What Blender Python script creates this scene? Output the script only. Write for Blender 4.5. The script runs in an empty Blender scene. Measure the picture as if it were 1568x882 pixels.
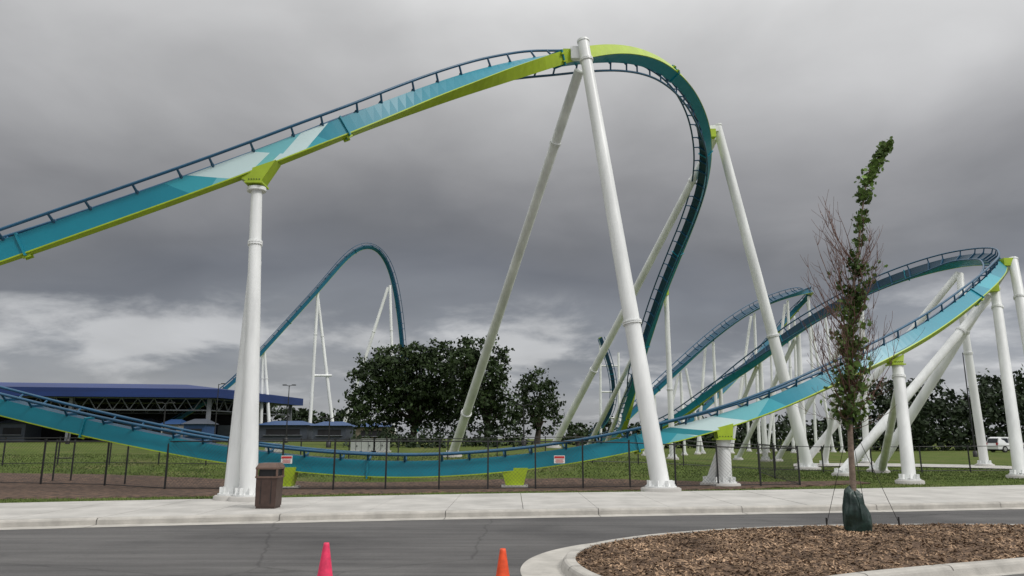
import bpy, math, random
import numpy as np
from mathutils import Vector, Matrix, noise as mnoise
random.seed(7); rng=np.random.default_rng(11)
H=1.6; F=1120.0; PT=math.atan(231/1120.0); cp,sp=math.cos(PT),math.sin(PT)
def P(x,y,D):
    u=(x-784)/F; v=(441-y)/F; yc=cp-v*sp; zc=sp+v*cp
    return Vector((u*D/yc, D, H+zc*D/yc))
def G(x,y,z=0.0):
    u=(x-784)/F; v=(441-y)/F; yc=cp-v*sp; zc=sp+v*cp
    t=(z-H)/zc
    return Vector((u*t, yc*t, z))
ROAD=-0.13
# ---------------------------------------------------------------- materials
def new_mat(name):
    m=bpy.data.materials.new(name); m.use_nodes=True
    nt=m.node_tree; b=nt.nodes['Principled BSDF']
    return m,nt,b
def N(nt,t,**k):
    n=nt.nodes.new(t)
    for a,b in k.items(): setattr(n,a,b)
    return n
def mat(name,col,rough=0.6,var=0.12,scale=3.0,metal=0.0,bump=0.0,bscale=40,spec=0.5,stretch=None,island=0.0,col2=None,detail=6):
    m,nt,b=new_mat(name)
    L=nt.links
    b.inputs['Roughness'].default_value=rough; b.inputs['Metallic'].default_value=metal
    b.inputs['Specular IOR Level'].default_value=spec
    tc=N(nt,'ShaderNodeTexCoord'); mp=N(nt,'ShaderNodeMapping')
    L.new(tc.outputs['Object'],mp.inputs['Vector'])
    if stretch: mp.inputs['Scale'].default_value=stretch
    nz=N(nt,'ShaderNodeTexNoise'); nz.inputs['Scale'].default_value=scale; nz.inputs['Detail'].default_value=detail
    nz.inputs['Roughness'].default_value=0.62
    L.new(mp.outputs[0],nz.inputs['Vector'])
    rp=N(nt,'ShaderNodeValToRGB')
    c1=[max(0,c*(1-var)) for c in col]; c2=[min(1,c*(1+var)) for c in (col2 or col)]
    rp.color_ramp.elements[0].position=0.33; rp.color_ramp.elements[1].position=0.67
    rp.color_ramp.elements[0].color=(*c1,1); rp.color_ramp.elements[1].color=(*c2,1)
    L.new(nz.outputs['Fac'],rp.inputs['Fac'])
    out=rp.outputs['Color']
    if island:
        gi=N(nt,'ShaderNodeNewGeometry'); mr=N(nt,'ShaderNodeMapRange')
        mr.inputs['To Min'].default_value=1-island; mr.inputs['To Max'].default_value=1+island
        L.new(gi.outputs['Random Per Island'],mr.inputs['Value'])
        mx=N(nt,'ShaderNodeVectorMath',operation='SCALE')
        L.new(out,mx.inputs[0]); L.new(mr.outputs[0],mx.inputs['Scale']); out=mx.outputs[0]
    L.new(out,b.inputs['Base Color'])
    if bump:
        n2=N(nt,'ShaderNodeTexNoise'); n2.inputs['Scale'].default_value=bscale; n2.inputs['Detail'].default_value=5
        L.new(mp.outputs[0],n2.inputs['Vector'])
        bp=N(nt,'ShaderNodeBump'); bp.inputs['Strength'].default_value=bump; bp.inputs['Distance'].default_value=0.02
        L.new(n2.outputs['Fac'],bp.inputs['Height']); L.new(bp.outputs[0],b.inputs['Normal'])
    return m
WHITE=mat('white_steel_paint',(.73,.74,.735),.36,.09,.9,stretch=(2,2,.35),col2=(.80,.81,.80))
LIME=mat('lime_paint',(.36,.49,.022),.42,.12,1.5)
RAIL=mat('rail_blue_paint',(.010,.075,.15),.35,.15,2)
NAVY=mat('spine_top_shade',(.005,.045,.085),.4,.12,2)  # spine top: shade painted in as a darker, bluer teal
BLACK=mat('black_metal',(.015,.015,.016),.5,.2,4)
CONC=mat('concrete',(.43,.415,.39),.85,.18,.9,bump=.25,bscale=60,detail=12)
CONC2=mat('curb_concrete',(.41,.39,.355),.85,.2,2.3,bump=.3,bscale=50,detail=12)
def spine_mat(name,zones,ca=(.004,.185,.27),cb=(.010,.26,.345)):
    m,nt,b=new_mat(name); L=nt.links
    b.inputs['Roughness'].default_value=.36
    uv=N(nt,'ShaderNodeUVMap'); uv.uv_map='UVMap'
    sx=N(nt,'ShaderNodeSeparateXYZ'); L.new(uv.outputs[0],sx.inputs[0])
    nz=N(nt,'ShaderNodeTexNoise'); nz.inputs['Scale'].default_value=1.3; nz.inputs['Detail'].default_value=6
    tc=N(nt,'ShaderNodeTexCoord'); L.new(tc.outputs['Object'],nz.inputs['Vector'])
    base=N(nt,'ShaderNodeMix',data_type='RGBA')
    base.inputs[6].default_value=(*ca,1); base.inputs[7].default_value=(*cb,1)
    L.new(nz.outputs['Fac'],base.inputs[0])
    cur=base.outputs[2]
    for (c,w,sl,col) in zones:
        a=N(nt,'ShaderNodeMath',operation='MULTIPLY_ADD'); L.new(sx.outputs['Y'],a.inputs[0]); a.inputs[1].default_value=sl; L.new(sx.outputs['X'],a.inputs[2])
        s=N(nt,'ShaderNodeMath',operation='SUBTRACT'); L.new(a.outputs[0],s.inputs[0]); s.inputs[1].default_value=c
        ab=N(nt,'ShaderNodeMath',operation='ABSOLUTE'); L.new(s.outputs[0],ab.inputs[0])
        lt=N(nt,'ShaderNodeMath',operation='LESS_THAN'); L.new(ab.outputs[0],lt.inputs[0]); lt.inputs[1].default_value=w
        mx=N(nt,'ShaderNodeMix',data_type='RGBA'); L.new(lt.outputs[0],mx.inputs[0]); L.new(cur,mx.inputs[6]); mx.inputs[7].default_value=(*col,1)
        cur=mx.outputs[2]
    L.new(cur,b.inputs['Base Color'])
    return m
# ---------------------------------------------------------------- mesh builder
class MB:
    def __init__(s): s.v=[];s.f=[];s.m=[];s.s=[]
    def add(s,vs,fs,mi=0,sm=False):
        o=len(s.v); s.v.extend([tuple(v) for v in vs])
        for f in fs: s.f.append(tuple(i+o for i in f)); s.m.append(mi); s.s.append(sm)
    def tube(s,a,b,r1,r2=None,n=16,mi=0,cap=True):
        a=Vector(a);b=Vector(b); r2=r1 if r2 is None else r2
        d=(b-a)
        if d.length<1e-6: return
        d.normalize(); x=d.orthogonal().normalized(); y=d.cross(x)
        vs=[];fs=[]
        for p,r in((a,r1),(b,r2)):
            for i in range(n):
                t=2*math.pi*i/n; vs.append(p+x*(r*math.cos(t))+y*(r*math.sin(t)))
        for i in range(n):
            j=(i+1)%n; fs.append((i,j,n+j,n+i))
        s.add(vs,fs,mi,n>6)
        if cap: s.add(vs,[tuple(range(n-1,-1,-1)),tuple(range(n,2*n))],mi,False)
    def path(s,pts,rs,n=8,mi=0):
        pts=[Vector(p) for p in pts]; vs=[];fs=[]
        x=None
        for k,p in enumerate(pts):
            t=(pts[min(k+1,len(pts)-1)]-pts[max(k-1,0)]).normalized()
            x=(t.orthogonal() if x is None else x-t*x.dot(t)).normalized()
            y=t.cross(x); r=rs[k] if hasattr(rs,'__len__') else rs
            for i in range(n):
                a=2*math.pi*i/n; vs.append(p+x*(r*math.cos(a))+y*(r*math.sin(a)))
        for k in range(len(pts)-1):
            for i in range(n):
                j=(i+1)%n; fs.append((k*n+i,k*n+j,(k+1)*n+j,(k+1)*n+i))
        s.add(vs,fs,mi,True)
        s.add(vs,[tuple(range(n-1,-1,-1)),tuple(range(len(vs)-n,len(vs)))],mi)
    def box(s,c,size,mi=0,rot=0.0,M=None):
        c=Vector(c); hx,hy,hz=[k/2 for k in size]
        R=Matrix.Rotation(rot,3,'Z') if M is None else M
        vs=[c+R@Vector((a*hx,b*hy,d*hz)) for a in(-1,1) for b in(-1,1) for d in(-1,1)]
        s.add(vs,[(0,1,3,2),(4,6,7,5),(0,4,5,1),(2,3,7,6),(0,2,6,4),(1,5,7,3)],mi)
    def prism(s,poly,z0,z1,mi=0,side=None):
        n=len(poly); vs=[(p[0],p[1],z0) for p in poly]+[(p[0],p[1],z1) for p in poly]
        s.add(vs,[tuple(range(n-1,-1,-1)),tuple(range(n,2*n))],mi)
        s.add(vs,[(i,(i+1)%n,n+(i+1)%n,n+i) for i in range(n)],mi if side is None else side)
    def lathe(s,c,prof,n=24,mi=0,fn=None):
        c=Vector(c); vs=[];fs=[]
        for k,(r,z) in enumerate(prof):
            for i in range(n):
                a=2*math.pi*i/n; rr=r*(fn(a,k/len(prof)) if fn else 1)
                vs.append(c+Vector((rr*math.cos(a),rr*math.sin(a),z)))
        for k in range(len(prof)-1):
            for i in range(n):
                j=(i+1)%n; fs.append((k*n+i,k*n+j,(k+1)*n+j,(k+1)*n+i))
        s.add(vs,fs,mi,True)
        s.add(vs,[tuple(range(n-1,-1,-1)),tuple(range(len(vs)-n,len(vs)))],mi)
    def build(s,name,mats,parent=None):
        me=bpy.data.meshes.new(name); me.from_pydata(s.v,[],s.f)
        for m in mats: me.materials.append(m)
        me.polygons.foreach_set('material_index',s.m); me.polygons.foreach_set('use_smooth',s.s)
        me.update()
        o=bpy.data.objects.new(name,me); bpy.context.scene.collection.objects.link(o)
        if parent: o.parent=parent
        return o
def empty(name):
    o=bpy.data.objects.new(name,None); bpy.context.scene.collection.objects.link(o); return o
# ---------------------------------------------------------------- terrain
def sst(a,b,x):
    t=np.clip((x-a)/(b-a),0,1); return t*t*(3-2*t)
far_px=[(-300,778),(0,771),(300,765),(650,758),(1000,753),(1300,749),(1568,743),(2000,737)]
near_px=[(-300,805),(0,798),(200,793),(400,789),(650,784),(900,780),(1100,777),(1300,774),(1568,769),(2000,762)]
farE=[G(x,y) for x,y in far_px]; nearE=[G(x,y) for x,y in near_px]
def mk(E):
    xs=[p.x for p in E]; ys=[p.y for p in E]
    s0=(ys[1]-ys[0])/(xs[1]-xs[0]); s1=(ys[-1]-ys[-2])/(xs[-1]-xs[-2])
    def fn(X):
        X=np.asarray(X,float); Y=np.interp(X,xs,ys)
        Y=np.where(X<xs[0],ys[0]+(X-xs[0])*s0,Y); Y=np.where(X>xs[-1],ys[-1]+(X-xs[-1])*s1,Y)
        return Y
    return fn
farY=mk(farE); nearY=mk(nearE)
def gz(X,Y):
    X=np.asarray(X,float);Y=np.asarray(Y,float)
    rise=np.interp(Y,[28,33,40,60,100,300,5000],[0,.25,.6,.95,1.3,1.45,1.5])
    k=1-sst(2,16,X)
    dip=-0.05*sst(23,25,Y)*(1-sst(27,30,Y))*(1-sst(8,14,X))
    z=rise*k+dip+0.05*np.sin(X*.23+1)*sst(27,40,Y)
    z=np.where(Y<(farY(X)+nearY(X))/2,-0.22,z)
    return z
def gzf(x,y): return float(gz(x,y))
xs=np.concatenate([-np.geomspace(6000,60,14),np.linspace(-55,55,111),np.geomspace(60,6000,14)])
ys=np.concatenate([[-3000,-300,-60,-10,0,6],np.linspace(9,60,206),np.geomspace(62,6000,30)])
XX,YY=np.meshgrid(xs,ys); ZZ=gz(XX,YY)
nv=[(a,b,c) for a,b,c in zip(XX.ravel(),YY.ravel(),ZZ.ravel())]
w=len(xs); fs=[(j*w+i,j*w+i+1,(j+1)*w+i+1,(j+1)*w+i) for j in range(len(ys)-1) for i in range(w-1)]
def grass_ground():
    m,nt,b=new_mat('grass_ground'); L=nt.links
    b.inputs['Roughness'].default_value=.95; b.inputs['Specular IOR Level'].default_value=.1
    tc=N(nt,'ShaderNodeTexCoord')
    def nz(s,d=8,r=.6):
        n=N(nt,'ShaderNodeTexNoise'); n.inputs['Scale'].default_value=s; n.inputs['Detail'].default_value=d; n.inputs['Roughness'].default_value=r
        L.new(tc.outputs['Object'],n.inputs['Vector']); return n.outputs['Fac']
    a=N(nt,'ShaderNodeValToRGB'); e=a.color_ramp.elements
    e[0].position=.3;e[0].color=(.060,.092,.022,1);e[1].position=.7;e[1].color=(.118,.158,.040,1)
    L.new(nz(.5,10,.7),a.inputs['Fac'])
    c=N(nt,'ShaderNodeValToRGB'); e=c.color_ramp.elements
    e[0].position=.35;e[0].color=(.55,.55,.55,1);e[1].position=.65;e[1].color=(1.25,1.2,1.1,1)
    L.new(nz(14,8,.75),c.inputs['Fac'])
    mu=N(nt,'ShaderNodeMix',data_type='RGBA',blend_type='MULTIPLY'); mu.inputs[0].default_value=1
    L.new(a.outputs[0],mu.inputs[6]);L.new(c.outputs[0],mu.inputs[7])
    dr=N(nt,'ShaderNodeMix',data_type='RGBA'); r2=N(nt,'ShaderNodeValToRGB'); e=r2.color_ramp.elements
    e[0].position=.50;e[0].color=(0,0,0,1);e[1].position=.68;e[1].color=(.8,.8,.8,1)
    L.new(nz(.23,9,.7),r2.inputs['Fac']); L.new(r2.outputs[0],dr.inputs[0]); L.new(mu.outputs[2],dr.inputs[6]); dr.inputs[7].default_value=(.15,.135,.06,1)
    L.new(dr.outputs[2],b.inputs['Base Color'])
    bp=N(nt,'ShaderNodeBump'); bp.inputs['Strength'].default_value=.6; bp.inputs['Distance'].default_value=.05
    L.new(nz(30),bp.inputs['Height']); L.new(bp.outputs[0],b.inputs['Normal'])
    return m
g=MB(); g.add(nv,fs,0,True); g.build('ground',[grass_ground()])
SOIL=mat('bare_soil_mulch',(.045,.027,.018),.95,.5,5,bump=.8,bscale=30,col2=(.095,.057,.038))
def bed(X):
    f=float(farY(X)); w=math.sin(X*.7)*.2+.1*math.sin(X*2.3)
    y0=f+.85+w*.5+max(0,-X-6)*.08; y1=max(f+6.4,28.2)+.4*math.sin(X*.4+2)+max(0,-X-4)*.2
    if X>3: y0+=(X-3)*.13; y1-=(X-3)*.32
    return y0,max(y1,y0+.05)
mb=MB(); vs=[];fs=[]
sx=np.linspace(-34,13,160); NK=34
for i,X in enumerate(sx):
    y0,y1=bed(X)
    for k in range(NK):
        Y=y0+(y1-y0)*k/(NK-1)+ (.12*math.sin(X*5+k) if k in(0,NK-1) else 0); vs.append((X,Y,gzf(X,Y)+.04+.012*math.sin(k*2+X*3)-(.045 if k in (0,NK-1) else 0)))
for i in range(len(sx)-1):
    for k in range(NK-1): fs.append((i*NK+k,(i+1)*NK+k,(i+1)*NK+k+1,i*NK+k+1))
mb.add(vs,fs,0,True); mb.build('mulch_bed',[SOIL])
GR=mat('grass_blades',(.070,.108,.026),.8,.3,.6,island=.35,col2=(.115,.155,.044),spec=.2)
def grass(n,fn,hmin,hmax):
    V=[];Fc=[]
    pts=fn(n); k=0
    for (x,y) in pts:
        z=gzf(x,y); h=random.uniform(hmin,hmax); a=random.uniform(0,math.pi); w=.012+.02*(y>30)
        dx,dy=math.cos(a)*w,math.sin(a)*w; lx,ly=random.uniform(-.04,.04),random.uniform(-.04,.04)
        V+= [(x-dx,y-dy,z-.01),(x+dx,y+dy,z-.01),(x+lx,y+ly,z+h)]; Fc.append((k,k+1,k+2)); k+=3
    return V,Fc
def gp(n):
    out=[]
    while len(out)<n:
        Y=17+27*random.random()**1.5; X=random.uniform(-.78,.78)*Y
        f=float(farY(X))
        if Y<f+.03: continue
        m0,m1=bed(X)
        if X<13 and m0+.05<Y<m1-.1 and random.random()<.988: continue
        out.append((X,Y))
    return out
V,Fc=grass(60000,gp,.025,.065); m=MB(); m.add(V,Fc,0); m.build('grass',[GR])
# ---------------------------------------------------------------- road
def asphalt():
    m,nt,b=new_mat('asphalt'); L=nt.links
    b.inputs['Roughness'].default_value=.8; b.inputs['Specular IOR Level'].default_value=.35
    tc=N(nt,'ShaderNodeTexCoord')
    def nz(s,d=8,r=.6,st=None,dist=0):
        n=N(nt,'ShaderNodeTexNoise'); n.inputs['Scale'].default_value=s; n.inputs['Detail'].default_value=d; n.inputs['Roughness'].default_value=r; n.inputs['Distortion'].default_value=dist
        if st:
            mp=N(nt,'ShaderNodeMapping'); mp.inputs['Scale'].default_value=st; mp.inputs['Rotation'].default_value=(0,0,-.17); L.new(tc.outputs['Object'],mp.inputs['Vector']); L.new(mp.outputs[0],n.inputs['Vector'])
        else: L.new(tc.outputs['Object'],n.inputs['Vector'])
        return n.outputs['Fac']
    def ramp(f,p0,c0,p1,c1):
        a=N(nt,'ShaderNodeValToRGB'); e=a.color_ramp.elements; e[0].position=p0;e[0].color=(*c0,1);e[1].position=p1;e[1].color=(*c1,1); L.new(f,a.inputs['Fac']); return a.outputs[0]
    def mul(a,c):
        x=N(nt,'ShaderNodeMix',data_type='RGBA',blend_type='MULTIPLY'); x.inputs[0].default_value=1; L.new(a,x.inputs[6]);L.new(c,x.inputs[7]); return x.outputs[2]
    base=ramp(nz(.35,8,.65,(.35,1.6,1)),.3,(.082,.079,.080),.7,(.130,.126,.124))
    base=mul(base,ramp(nz(90,3,.8),.3,(.6,.6,.6),.7,(1.4,1.39,1.38)))
    base=mul(base,ramp(nz(1.6,6,.7,(.12,2.2,1)),.36,(.72,.72,.72),.62,(1.08,1.08,1.07)))
    base=mul(base,ramp(nz(.22,5,.6,(1,1,1)),.36,(.68,.68,.69),.5,(1,1,1)))
    base=mul(base,ramp(nz(3.1,6,.7),.60,(1,1,1),.72,(.72,.72,.72)))
    vo=N(nt,'ShaderNodeTexVoronoi',feature='DISTANCE_TO_EDGE'); vo.inputs['Scale'].default_value=.2
    mx=N(nt,'ShaderNodeMix',data_type='RGBA'); mx.inputs[0].default_value=.25
    n3=N(nt,'ShaderNodeTexNoise'); n3.inputs['Scale'].default_value=1.2; n3.inputs['Detail'].default_value=8
    L.new(tc.outputs['Object'],n3.inputs['Vector']); L.new(tc.outputs['Object'],mx.inputs[6]); L.new(n3.outputs['Color'],mx.inputs[7]); L.new(mx.outputs[2],vo.inputs['Vector'])
    base=mul(base,ramp(vo.outputs['Distance'],.0008,(.65,.65,.65),.004,(1,1,1)))
    L.new(base,b.inputs['Base Color'])
    bp=N(nt,'ShaderNodeBump'); bp.inputs['Strength'].default_value=.5; bp.inputs['Distance'].default_value=.01
    L.new(nz(120,3),bp.inputs['Height']); L.new(bp.outputs[0],b.inputs['Normal'])
    return m
r=MB(); X=np.linspace(-60,70,66); vs=[];fs=[]
for a in X: vs+=[(a,-40,ROAD),(a,float(nearY(a))+.02,ROAD)]
fs=[(2*i,2*i+2,2*i+3,2*i+1) for i in range(len(X)-1)]
r.add(vs,fs); r.build('road',[asphalt()])
sw=MB(); cb=MB()
joints=np.arange(-40,60,1.75); 
for a,b_ in zip(joints[:-1],joints[1:]):
    a2=a+.014
    ya0,yb0=float(nearY(a2)),float(nearY(b_)); ya1,yb1=float(farY(a2)),float(farY(b_))
    dz=.003*math.sin(a*3)
    sw.prism([(a2,ya0+.2),(b_,yb0+.2),(b_,yb1),(a2,ya1)],-.18,.012+dz)
cj=np.arange(-40,60,3.5)
for a,b_ in zip(cj[:-1],cj[1:]):
    a2=a+.015
    for k in range(2):
        p=a2+(b_-a2)*k/2; q=a2+(b_-a2)*(k+1)/2
        yp,yq=float(nearY(p)),float(nearY(q))
        prof=[(-.01,ROAD-.05),(0,-.03),(.02,0),(.05,.012),(.188,.012),(.188,-.18)]
        n=len(prof); v=[(p,yp+o,z) for o,z in prof]+[(q,yq+o,z) for o,z in prof]
        cb.add(v,[(i,i+1,n+i+1,n+i)[::-1] for i in range(n-1)])
        cb.add([(p,yp-.42,ROAD+.004),(q,yq-.42,ROAD+.004),(q,yq-.006,ROAD+.010),(p,yp-.006,ROAD+.010)],[(0,1,2,3)])
sw.build('sidewalk',[CONC]); cb.build('curb',[CONC2])
PAINT=mat('road_paint',(.62,.62,.60),.7,.2,15)
mk_=MB()
for (x0,y0,x1,y1) in [(1536,778,1600,774),(1620,772.5,1700,768.5)]:
    a=G(x0,y0,ROAD+.004); c=G(x1,y1,ROAD+.004)
    d=(c-a).normalized(); n=Vector((-d.y,d.x,0))*.12
    mk_.add([a-n,c-n,c+n,a+n],[(0,1,2,3)])
mk_.build('road_marking',[PAINT])
fp=MB(); L1=[(1215,712),(1300,712),(1400,714),(1480,716),(1568,719),(1700,724)]
pa=[G(x,y-2.2) for x,y in L1]; pb=[G(x,y+1.8) for x,y in L1]
vs=[];[vs.extend([(a.x,a.y,gzf(a.x,a.y)+.045),(b.x,b.y,gzf(b.x,b.y)+.045)]) for a,b in zip(pa,pb)]
fp.add(vs,[(2*i,2*i+1,2*i+3,2*i+2) for i in range(len(L1)-1)]); fp.build('footpath',[CONC])
# ---------------------------------------------------------------- island
isl_px=[(868,866),(862,854),(872,843),(900,833),(950,824),(1020,816),(1130,808.5),(1260,804),(1400,802.5),(1568,803),(1800,806),(1960,815),(1950,828),(1800,838),(1568,859),(1440,870),(1330,881),(1240,893),(1130,904),(1020,906),(940,896),(893,881)]
pts=[G(x,y,0.0) for x,y in isl_px]
def smooth_closed(pts,k=6):
    n=len(pts);out=[]
    for i in range(n):
        p0,p1,p2,p3=pts[i-1],pts[i],pts[(i+1)%n],pts[(i+2)%n]
        for j in range(k):
            t=j/k; out.append(.5*((2*p1)+(p2-p0)*t+(2*p0-5*p1+4*p2-p3)*t*t+(3*p1-p0-3*p2+p3)*t**3))
    return out
isl=smooth_closed(pts)
n=len(isl)
area=sum(isl[i].x*isl[(i+1)%n].y-isl[(i+1)%n].x*isl[i].y for i in range(n))
if area<0: isl=isl[::-1]
nor=[]
for i in range(n):
    t=(isl[(i+1)%n]-isl[i-1]).normalized(); nor.append(Vector((t.y,-t.x,0)))
ic=MB()
prof=[(.46,ROAD-.02),(.46,ROAD+.006),(.03,ROAD+.014),(.0,-.03),(-.02,-.003),(-.05,.01),(-.17,.01),(-.18,-.12)]
vs=[];fs=[];kk=len(prof)
for i in range(n):
    for o,z in prof:
        oo=o if o<.1 else o*(.25+1.0*sst(-0.5,1.5,np.float64(3.0-isl[i].x)))
        q=isl[i]+nor[i]*float(oo); vs.append((q.x,q.y,z))
for i in range(n):
    j=(i+1)%n
    for k in range(kk-1): fs.append((i*kk+k,j*kk+k,j*kk+k+1,i*kk+k+1))
ic.add(vs,fs,0,False)
for i in range(0,n,7):
    q=isl[i]; nn=nor[i]; t=Vector((-nn.y,nn.x,0))*.006
    pr=[(q+nn*.008,-.12),(q+nn*.004,-.028),(q-nn*.019,.001),(q-nn*.05,.0135),(q-nn*.168,.0135)]
    v=[]
    for p,z in pr: v+=[(p.x-t.x,p.y-t.y,z),(p.x+t.x,p.y+t.y,z)]
    ic.add(v,[(2*k,2*k+1,2*k+3,2*k+2) for k in range(4)],1)
ic.build('island_kerb',[CONC2,mat('joint_dark',(.12,.11,.10),.9)])
inner=[isl[i]-nor[i]*.175 for i in range(n)]
cen=sum(inner,Vector())/n
def inside(x,y,poly):
    c=False;j=len(poly)-1
    for i in range(len(poly)):
        if (poly[i].y>y)!=(poly[j].y>y) and x<(poly[j].x-poly[i].x)*(y-poly[i].y)/(poly[j].y-poly[i].y)+poly[i].x: c=not c
        j=i
    return c
IN=np.array([(p.x,p.y) for p in inner])
def edge_d(x,y): return float(np.sqrt(((IN-np.array([x,y]))**2).sum(1).min()))
def mz(x,y):
    d=edge_d(x,y)
    return -.015+.10*(1-math.exp(-d/.5))+.04*mnoise.noise(Vector((x*1.2,y*1.2,0)))*min(1,d*2)+.018*mnoise.noise(Vector((x*7,y*7,3)))
MUL=mat('wood_mulch',(.065,.036,.022),.95,.5,9,bump=1.0,bscale=60,col2=(.14,.088,.054),detail=10)
mm=MB(); rings=26; vs=[];fs=[]
for r_ in range(rings+1):
    t=(r_/rings)
    for p in inner:
        q=p.lerp(Vector((p.x*.92+.3,cen.y,0)),t)
        z=mz(q.x,q.y) if r_>0 else -.02
        vs.append((q.x,q.y,z))
for r_ in range(rings):
    for i in range(n):
        j=(i+1)%n; fs.append((r_*n+i,r_*n+j,(r_+1)*n+j,(r_+1)*n+i))
mm.add(vs,fs,0,True); mm.build('mulch_island',[MUL])
CH=mat('wood_chips',(.10,.06,.037),.9,.5,1.3,island=.75,col2=(.25,.17,.11),spec=.2)
ch=MB(); cnt=0
bx=(IN[:,0].min(),IN[:,0].max(),IN[:,1].min(),IN[:,1].max())
V=[];Fc=[];k=0
while cnt<26000:
    x=random.uniform(bx[0],min(bx[1],13.5)); y=random.uniform(bx[2],bx[3])
    if not inside(x,y,inner): continue
    cnt+=1; z=mz(x,y)+.006
    a=random.uniform(0,math.pi); l=random.uniform(.010,.042); w=random.uniform(.004,.011)
    tx,ty=math.cos(a),math.sin(a); dz=random.uniform(-.6,.6)*l; tl=random.uniform(-.7,.7)*w
    V+=[(x-tx*l+ty*w,y-ty*l-tx*w,z-dz-tl),(x+tx*l+ty*w,y+ty*l-tx*w,z+dz-tl),(x+tx*l-ty*w,y+ty*l+tx*w,z+dz+tl),(x-tx*l-ty*w,y-ty*l+tx*w,z-dz+tl)]
    Fc.append((k,k+1,k+2,k+3)); k+=4
ch.add(V,Fc,0); ch.build('wood_chip_litter',[CH])
# ---------------------------------------------------------------- coaster
coaster=empty('roller_coaster')
def catmull(ctrl,step=.3):
    pos=[Vector(c[0]) for c in ctrl]; ups=[Vector(c[1]).normalized() for c in ctrl]
    P_=[];U_=[]
    n=len(pos)
    for i in range(n-1):
        p0=pos[i-1] if i else pos[0]*2-pos[1]; p1=pos[i];p2=pos[i+1]; p3=pos[i+2] if i+2<n else pos[-1]*2-pos[-2]
        k=max(2,int((p2-p1).length/step))
        for j in range(k):
            t=j/k; P_.append(.5*((2*p1)+(p2-p0)*t+(2*p0-5*p1+4*p2-p3)*t*t+(3*p1-p0-3*p2+p3)*t**3))
            s=t*t*(3-2*t); U_.append((ups[i].lerp(ups[i+1],s)).normalized())
    P_.append(pos[-1]);U_.append(ups[-1])
    for _ in range(14):
        P_=[P_[0]]+[(P_[i-1]+2*P_[i]+P_[i+1])/4 for i in range(1,len(P_)-1)]+[P_[-1]]
        U_=[U_[0]]+[((U_[i-1]+2*U_[i]+U_[i+1])/4).normalized() for i in range(1,len(U_)-1)]+[U_[-1]]
    return P_,U_
def track(name,ctrl,zones_px=(),step=.3,S=1.0,tie=1.12,joint=9.3,**kw):
    Pp,Uu=catmull(ctrl,step)
    fr=[];s=0;S_=[]
    for i,p in enumerate(Pp):
        t=(Pp[min(i+1,len(Pp)-1)]-Pp[max(i-1,0)]).normalized()
        u=(Uu[i]-t*Uu[i].dot(t)).normalized(); r=t.cross(u)
        if i: s+=(p-Pp[i-1]).length
        S_.append(s); fr.append((p,t,r,u))
    hw,hh=.24*S,.27*S
    zones=[]
    for (wp,col,w,sl) in zones_px:
        i=min(range(len(Pp)),key=lambda i:(Pp[i]-wp).length); zones.append((S_[i],w,sl,col))
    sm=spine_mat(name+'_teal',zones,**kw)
    lip=.035*S
    me=bpy.data.meshes.new(name+'_spine'); vs=[];fs=[];ms=[];uvs=[]
    prof=[(-hw,-hh+lip),(-hw,-hh),(hw,-hh),(hw,-hh+lip),(hw,hh),(-hw,hh)]; n=len(prof)
    mi=[1,1,1,0,2,0]
    for (p,t,r,u) in fr:
        for a,b in prof: vs.append(tuple(p+r*a+u*b))
    for i in range(len(fr)-1):
        for k in range(n):
            j=(k+1)%n; fs.append((i*n+k,i*n+j,(i+1)*n+j,(i+1)*n+k)); ms.append(mi[k])
            v0={3:0,4:1,5:1}.get(k,0); v1={3:1,4:1,5:0}.get(k,0)
            uvs+= [(S_[i],v0),(S_[i],v1),(S_[i+1],v1),(S_[i+1],v0)]
    me.from_pydata(vs,[],fs); me.materials.append(sm);me.materials.append(LIME);me.materials.append(NAVY)
    me.polygons.foreach_set('material_index',ms)
    ul=me.uv_layers.new(name='UVMap'); ul.data.foreach_set('uv',[q for uv in uvs for q in uv]); me.update()
    o=bpy.data.objects.new(name+'_spine',me); bpy.context.scene.collection.objects.link(o); o.parent=coaster
    R=MB(); g_=.47*S; ru=hh+.21*S
    for sd in(-1,1): R.path([p+r*(sd*g_)+u*ru for p,t,r,u in fr],.048*S,8)
    nt_=tie*.5; nj=joint*.45; J=MB()
    for i in range(1,len(fr)-1):
        p,t,r,u=fr[i]
        if S_[i]>=nt_:
            nt_+=tie
            M=Matrix((t,r,u)).transposed()
            for sd in(-1,1):
                R.tube(p+r*(sd*hw*.9)+u*(hh-.02),p+r*(sd*g_)+u*(ru-.02*S),.04*S,.034*S,6)
            R.box(p+u*(hh+.035*S),(.09*S,hw*2.1,.06*S),M=M)
        if S_[i]>=nj:
            nj+=joint
            M=Matrix((t,r,u)).transposed()
            J.box(p,(.05*S,hw*2+.11*S,hh*2+.11*S),0,M=M)
            for sd in(-1,1): J.box(p-u*(hh+.05*S)+r*(sd*hw*.6),(.2*S,.06*S,.10*S),1,M=M)
    R.build(name+'_rails',[RAIL],coaster)
    if J.v: J.build(name+'_joints',[sm,LIME],coaster)
    return fr
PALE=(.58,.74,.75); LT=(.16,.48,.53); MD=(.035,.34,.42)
def C(l): return [(P(x,y,d),u) for x,y,d,u in l]
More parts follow.
